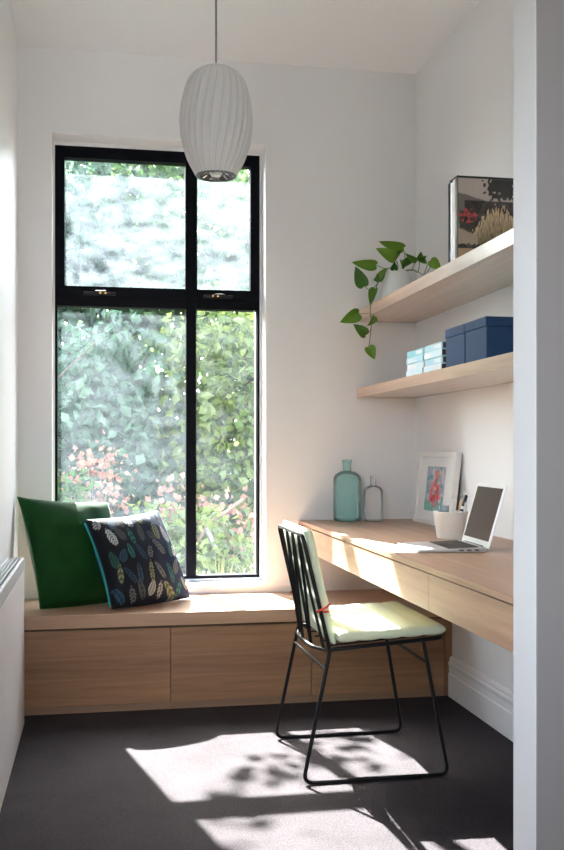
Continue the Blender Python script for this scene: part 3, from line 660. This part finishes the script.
def leaf(bpx, tpx, wpx, Y, tilt=0.0, curl=0.12):
    B = atY(*bpx, Y); T = atY(*tpx, Y-0.015); ax = T-B; L = ax.length; ax.normalize()
    view = (O-B).normalized(); side = ax.cross(view).normalized(); nrm = side.cross(ax).normalized()
    side = (side*math.cos(tilt)+nrm*math.sin(tilt)).normalized(); nrm = side.cross(ax).normalized()
    hw = wpx/F*(B.y)*0.5
    outl = [(0.0, 0.05), (-0.05, 0.45), (0.02, 0.78), (0.16, 0.98), (0.32, 1.0), (0.5, 0.86), (0.68, 0.64), (0.84, 0.38), (0.94, 0.17), (1.02, 0.0)]
    V, Fc = [], []
    for t_, w_ in outl:
        z = -curl*L*(t_-0.3)**2
        tm = max(t_, 0.0)
        V.append(B+ax*L*tm+nrm*(z-0.004))
        V.append(B+ax*L*t_+side*hw*w_+nrm*(z+0.016*w_)); V.append(B+ax*L*t_-side*hw*w_+nrm*(z+0.016*w_))
        V.append(B+ax*L*(t_+tm)/2+side*hw*w_*0.5+nrm*(z+0.009*w_)); V.append(B+ax*L*(t_+tm)/2-side*hw*w_*0.5+nrm*(z+0.009*w_))
    for i in range(len(outl)-1):
        a, b_ = i*5, (i+1)*5
        Fc += [(a, a+3, b_+3, b_), (a+3, a+1, b_+1, b_+3), (a, b_, b_+4, a+4), (a+4, b_+4, b_+2, a+2)]
    return mk('leaf', V, Fc, POTH, pl, smooth=True), B
def zp(x, y): return (330+x/4.7, 220+y/4.7)
LV = [((345, 132), (232, 103), 54, 4.30, .2), ((305, 185), (219, 133), 62, 4.27, -.3), ((216, 212), (105, 200), 56, 4.335, .2), ((160, 312), (120, 220), 66, 4.325, .1),
      ((234, 288), (264, 224), 46, 4.335, .5), ((212, 322), (190, 400), 46, 4.33, -.4), ((136, 440), (50, 480), 68, 4.33, .1), ((206, 452), (180, 497), 38, 4.34, .6),
      ((168, 540), (112, 490), 54, 4.325, -.2), ((180, 596), (210, 654), 54, 4.33, .2), ((305, 235), (304, 198), 38, 4.27, .2), ((336, 190), (345, 232), 36, 4.27, .5),
      ((378, 192), (338, 225), 42, 4.26, -.4), ((410, 186), (354, 158), 36, 4.22, .5), ((446, 182), (412, 190), 40, 4.13, .3), ((418, 186), (428, 150), 36, 4.14, -.3),
      ((472, 190), (522, 234), 54, 4.02, .1), ((300, 190), (338, 140), 36, 4.30, .5), ((210, 285), (226, 255), 32, 4.34, -.5)]
for b_, tp, w_, Y, ti in LV: leaf(zp(*b_), zp(*tp), w_/4.7, Y, ti)
def stem(pts, r=0.0022):
    tube('stem', catmull([atY(*zp(x, y), Y) for x, y, Y in pts], 5), r, STEM, pl, 6)
stem([(300, 238, 4.335), (276, 226, 4.335), (250, 262, 4.335), (226, 296, 4.335), (208, 340, 4.335), (192, 395, 4.335), (190, 440, 4.335), (194, 490, 4.335), (190, 540, 4.335), (182, 598, 4.33)])
stem([(226, 296, 4.335), (190, 328, 4.33), (160, 312, 4.325)], 0.0016); stem([(268, 232, 4.335), (240, 222, 4.335), (216, 212, 4.335)], 0.0016)
stem([(191, 440, 4.335), (165, 440, 4.333), (136, 440, 4.33)], 0.0014); stem([(193, 510, 4.335), (182, 530, 4.33), (168, 540, 4.325)], 0.0014)
stem([(318, 240, 4.335), (318, 205, 4.31), (304, 185, 4.27)], 0.0018); stem([(332, 240, 4.335), (352, 190, 4.32), (345, 132, 4.30)], 0.0018)
stem([(340, 240, 4.32), (385, 232, 4.22), (412, 246, 4.16), (420, 205, 4.14), (418, 186, 4.14)], 0.0018)
stem([(345, 240, 4.32), (400, 238, 4.19), (440, 256, 4.08), (470, 225, 4.03), (472, 190, 4.02)], 0.0018)
stem([(440, 256, 4.08), (456, 215, 4.11), (448, 182, 4.13)], 0.0015); stem([(385, 232, 4.22), (398, 205, 4.22), (408, 186, 4.22)], 0.0015)

# ------------------------------------------------------------------ the garden beyond the window
EARTH = plain('garden_mulch', (0.10, 0.075, 0.045), 0.95, bump=0.8, bscale=40, var=0.5)
box('ground', (-14, 14, D+0.29, 40, -0.5, -0.3), EARTH, kind='structure', label='garden soil outside the window', cat='ground')
rng = np.random.default_rng(5)
def leafcloud(cen, ext, n, size, squash=1.0, shell=0.45, orient=0.6):
    """n folded leaves scattered through an ellipsoid-like crown; returns verts, faces"""
    d = rng.normal(size=(n, 3)); d /= np.linalg.norm(d, axis=1)[:, None]
    r = shell+(1-shell)*rng.random(n)**0.6
    lump = 1+0.22*np.sin(d[:, 0]*7+cen[0]*3)*np.sin(d[:, 2]*6+cen[1])+0.12*np.sin(d[:, 1]*13+1)
    p = np.array(cen)+d*np.array(ext)*(r*lump)[:, None]
    ax = rng.normal(size=(n, 3)); ax[:, 2] -= orient; ax /= np.linalg.norm(ax, axis=1)[:, None]
    q = rng.normal(size=(n, 3)); sd = np.cross(ax, q); sd /= np.linalg.norm(sd, axis=1)[:, None]; nn = np.cross(ax, sd)
    L = (size*(0.6+0.8*rng.random(n)))[:, None]; w = L*0.36*squash
    V = np.stack([p, p+ax*L*0.45+sd*w+nn*L*0.10, p+ax*L, p+ax*L*0.45-sd*w+nn*L*0.10], 1).reshape(-1, 3)
    i = np.arange(n)*4
    Fc = np.concatenate([np.stack([i, i+1, i+2], 1), np.stack([i, i+2, i+3], 1)]).tolist()
    return V, Fc
BARK = plain('pinkish_bark', (0.04, 0.025, 0.02), 0.8, bump=0.5, bscale=30, var=0.25)
def tree(name, base, h, crowns, mat, label, group, cat, trunk_r=0.05, kinds='foliage'):
    t = empty(name, base, label, cat, group); bx, by, bz = base
    tube('trunk', catmull([(bx, by, bz), (bx+0.06, by, bz+h*0.3), (bx-0.04, by+0.04, bz+h*0.6), (bx+0.02, by, bz+h*0.85)], 5), [trunk_r*(1-0.7*i/15) for i in range(16)], BARK, t, 8)
    for k in range(6):
        a = k*1.05+bx; z = bz+h*(0.25+0.1*k); L = 0.35*h*(0.5+0.1*(k % 3))
        st = Vector((bx, by, z)); e = st+Vector((math.cos(a)*L, math.sin(a)*L*0.6, L*0.8))
        tube('branch', catmull([st, st.lerp(e, 0.5)+Vector((0.03, 0, -0.04)), e], 4), [trunk_r*0.4*(1-0.08*i) for i in range(9)], BARK, t, 6)
    vs, fs, k = [], [], 0
    for (c, e, n, sz) in crowns:
        v, f = leafcloud((bx+c[0], by+c[1], bz+c[2]), e, n, sz); vs.append(v); fs += [tuple(x+k for x in q) for q in f]; k += len(v)
    mk('foliage', np.concatenate(vs), fs, mat, t, kind='stuff')
    return t
LA = leafmat('blue_green_leaves', (0.025, 0.06, 0.035), (0.08, 0.14, 0.09), 0.55)
LB = leafmat('yellow_green_leaves', (0.05, 0.09, 0.015), (0.14, 0.18, 0.05), 0.55)
LC = leafmat('mid_green_leaves', (0.02, 0.06, 0.012), (0.08, 0.14, 0.045), 0.55)
LP = leafmat('salmon_flowers', (0.20, 0.085, 0.055), (0.34, 0.20, 0.14), 0.5)
G = 'trees and shrubs beyond the window'
Z0 = -0.3
tree('garden_tree', (-0.9, 9.0, Z0), 3.6, [((0.1, 0, 2.1), (1.1, 0.8, 1.7), 9000, 0.11), ((0.3, 0, 3.45), (1.0, 0.7, 0.95), 5200, 0.10)], LA, 'blue green broadleaf tree behind the shrubs, seen through the wider panes', G, 'tree', 0.07)
tree('garden_tree', (0.75, 9.3, Z0), 3.8, [((0, 0, 2.0), (1.1, 0.8, 1.8), 9000, 0.11), ((-0.1, 0, 3.55), (1.0, 0.7, 0.9), 4200, 0.10)], LC, 'mid green broadleaf tree behind the shrubs, seen past the mullion', G, 'tree', 0.07)
tree('garden_tree', (2.6, 9.1, Z0), 3.6, [((0, 0, 2.0), (1.2, 0.8, 1.8), 6000, 0.12)], LA, 'blue green tree beyond the narrower panes', G, 'tree', 0.07)
tree('garden_tree', (-2.8, 9.2, Z0), 3.6, [((0, 0, 2.0), (1.2, 0.8, 1.8), 4500, 0.13)], LC, 'mid green tree out past the side wall of the room', G, 'tree', 0.07)
tree('leafy_shrub', (0.05, 7.5, Z0), 2.2, [((0, 0, 1.35), (0.62, 0.4, 1.0), 3600, 0.085)], LA, 'blue green shrub in front of the trees, behind the wider lower pane', G, 'shrub', 0.035)
tree('leafy_shrub', (0.95, 7.4, Z0), 2.4, [((0, 0, 1.4), (0.55, 0.4, 1.15), 3600, 0.08)], LB, 'yellow green shrub behind the narrower lower pane', G, 'shrub', 0.035)
tree('leafy_shrub', (0.5, 6.4, Z0), 1.0, [((0, 0, 0.6), (0.45, 0.35, 0.42), 2000, 0.06)], LB, 'low yellow green shrub just beyond the feather cushion', G, 'shrub', 0.02)
tree('leafy_shrub', (-0.5, 6.6, Z0), 1.4, [((0, 0, 0.8), (0.5, 0.35, 0.6), 2000, 0.07)], LC, 'low mid green shrub just beyond the green cushion', G, 'shrub', 0.02)
# overhanging sparse twig: it dapples the sunlight on the carpet
tree('overhanging_sapling', (-0.85, 7.0, Z0), 4.2, [((0.56, 0, 3.93), (0.17, 0.2, 0.17), 34, 0.085), ((0.90, 0, 3.80), (0.2, 0.2, 0.16), 46, 0.08), ((0.1, 0, 4.45), (0.4, 0.3, 0.25), 40, 0.09)], LC, 'tall slender sapling with a sparse leafy top', G, 'tree', 0.03)
# salmon flowering plants
for i, (x, y, h, n, lb) in enumerate(((-0.02, 6.9, 1.25, 260, 'salmon flowering plant in front of the blue green shrub'), (0.55, 6.9, 1.0, 220, 'salmon flowering plant beside the mullion'), (0.92, 6.7, 0.9, 160, 'salmon flowering plant behind the narrower lower pane'))):
    t = empty('flowering_plant', (x, y, Z0), lb, 'plant', 'salmon flowering plants')
    for k in range(7):
        a = k*0.9+i; e = Vector((x+0.20*math.cos(a), y+0.15*math.sin(a), Z0+h*(0.8+0.2*(k % 3)/2)))
        tube('stem', catmull([(x, y, Z0), (x+0.05*math.cos(a), y, Z0+h*0.5), e], 4), 0.008, BARK, t, 5)
    v, f = leafcloud((x, y, Z0+h*0.92), (0.28, 0.22, 0.30), n, 0.045, 1.2, 0.2); mk('flowers', v, f, LP, t, kind='stuff')
# ornamental grasses
GR = leafmat('straw_green_grass', (0.09, 0.11, 0.03), (0.22, 0.21, 0.09), 0.5)
for i, (x, y, h, lb) in enumerate(((0.72, 6.0, 0.75, 'straw green grass tussock below the narrower pane'), (0.28, 6.0, 0.62, 'straw green grass tussock beyond the feather cushion'), (1.05, 6.2, 0.85, 'tall straw green grass tussock at the edge of the narrower pane'))):
    V, Fc = [], []
    for k in range(260):
        a, b_ = rng.random()*6.283, rng.random(); L = h*(0.6+0.5*rng.random()); sp = 0.40*L*b_+0.05
        d = Vector((math.cos(a), math.sin(a), 0)); sd = Vector((-d.y, d.x, 0))*0.006; o_ = Vector((x, y, Z0))+d*0.05*b_
        ps = [o_, o_+d*sp*0.35+Vector((0, 0, L*0.6)), o_+d*sp+Vector((0, 0, L*(1.0-0.25*b_)))]
        j = len(V); V += [ps[0]-sd, ps[0]+sd, ps[1]+sd, ps[1]-sd, ps[2]]; Fc += [(j, j+1, j+2, j+3), (j+3, j+2, j+4)]
    mk('grass_tussock', V, Fc, GR, label=lb, cat='grass', group='grass tussocks outside')
# bare pale branches
PALE = plain('pale_dry_wood', (0.10, 0.065, 0.05), 0.8)
tw = empty('bare_branch', (0.60, 6.3, Z0), 'bare pale branch slanting up behind the narrower lower pane', 'branch')
tube('limb', catmull([(0.50, 6.3, Z0), (0.56, 6.3, 0.3), (0.67, 6.3, 0.58), (0.80, 6.3, 0.68), (0.91, 6.3, 0.76)], 5), 0.012, PALE, tw, 6)
tube('twig', [(0.67, 6.3, 0.58), (0.70, 6.28, 0.50), (0.73, 6.27, 0.42)], 0.016, plain('whitish_bark', (0.14, 0.135, 0.125), 0.7), tw, 6)
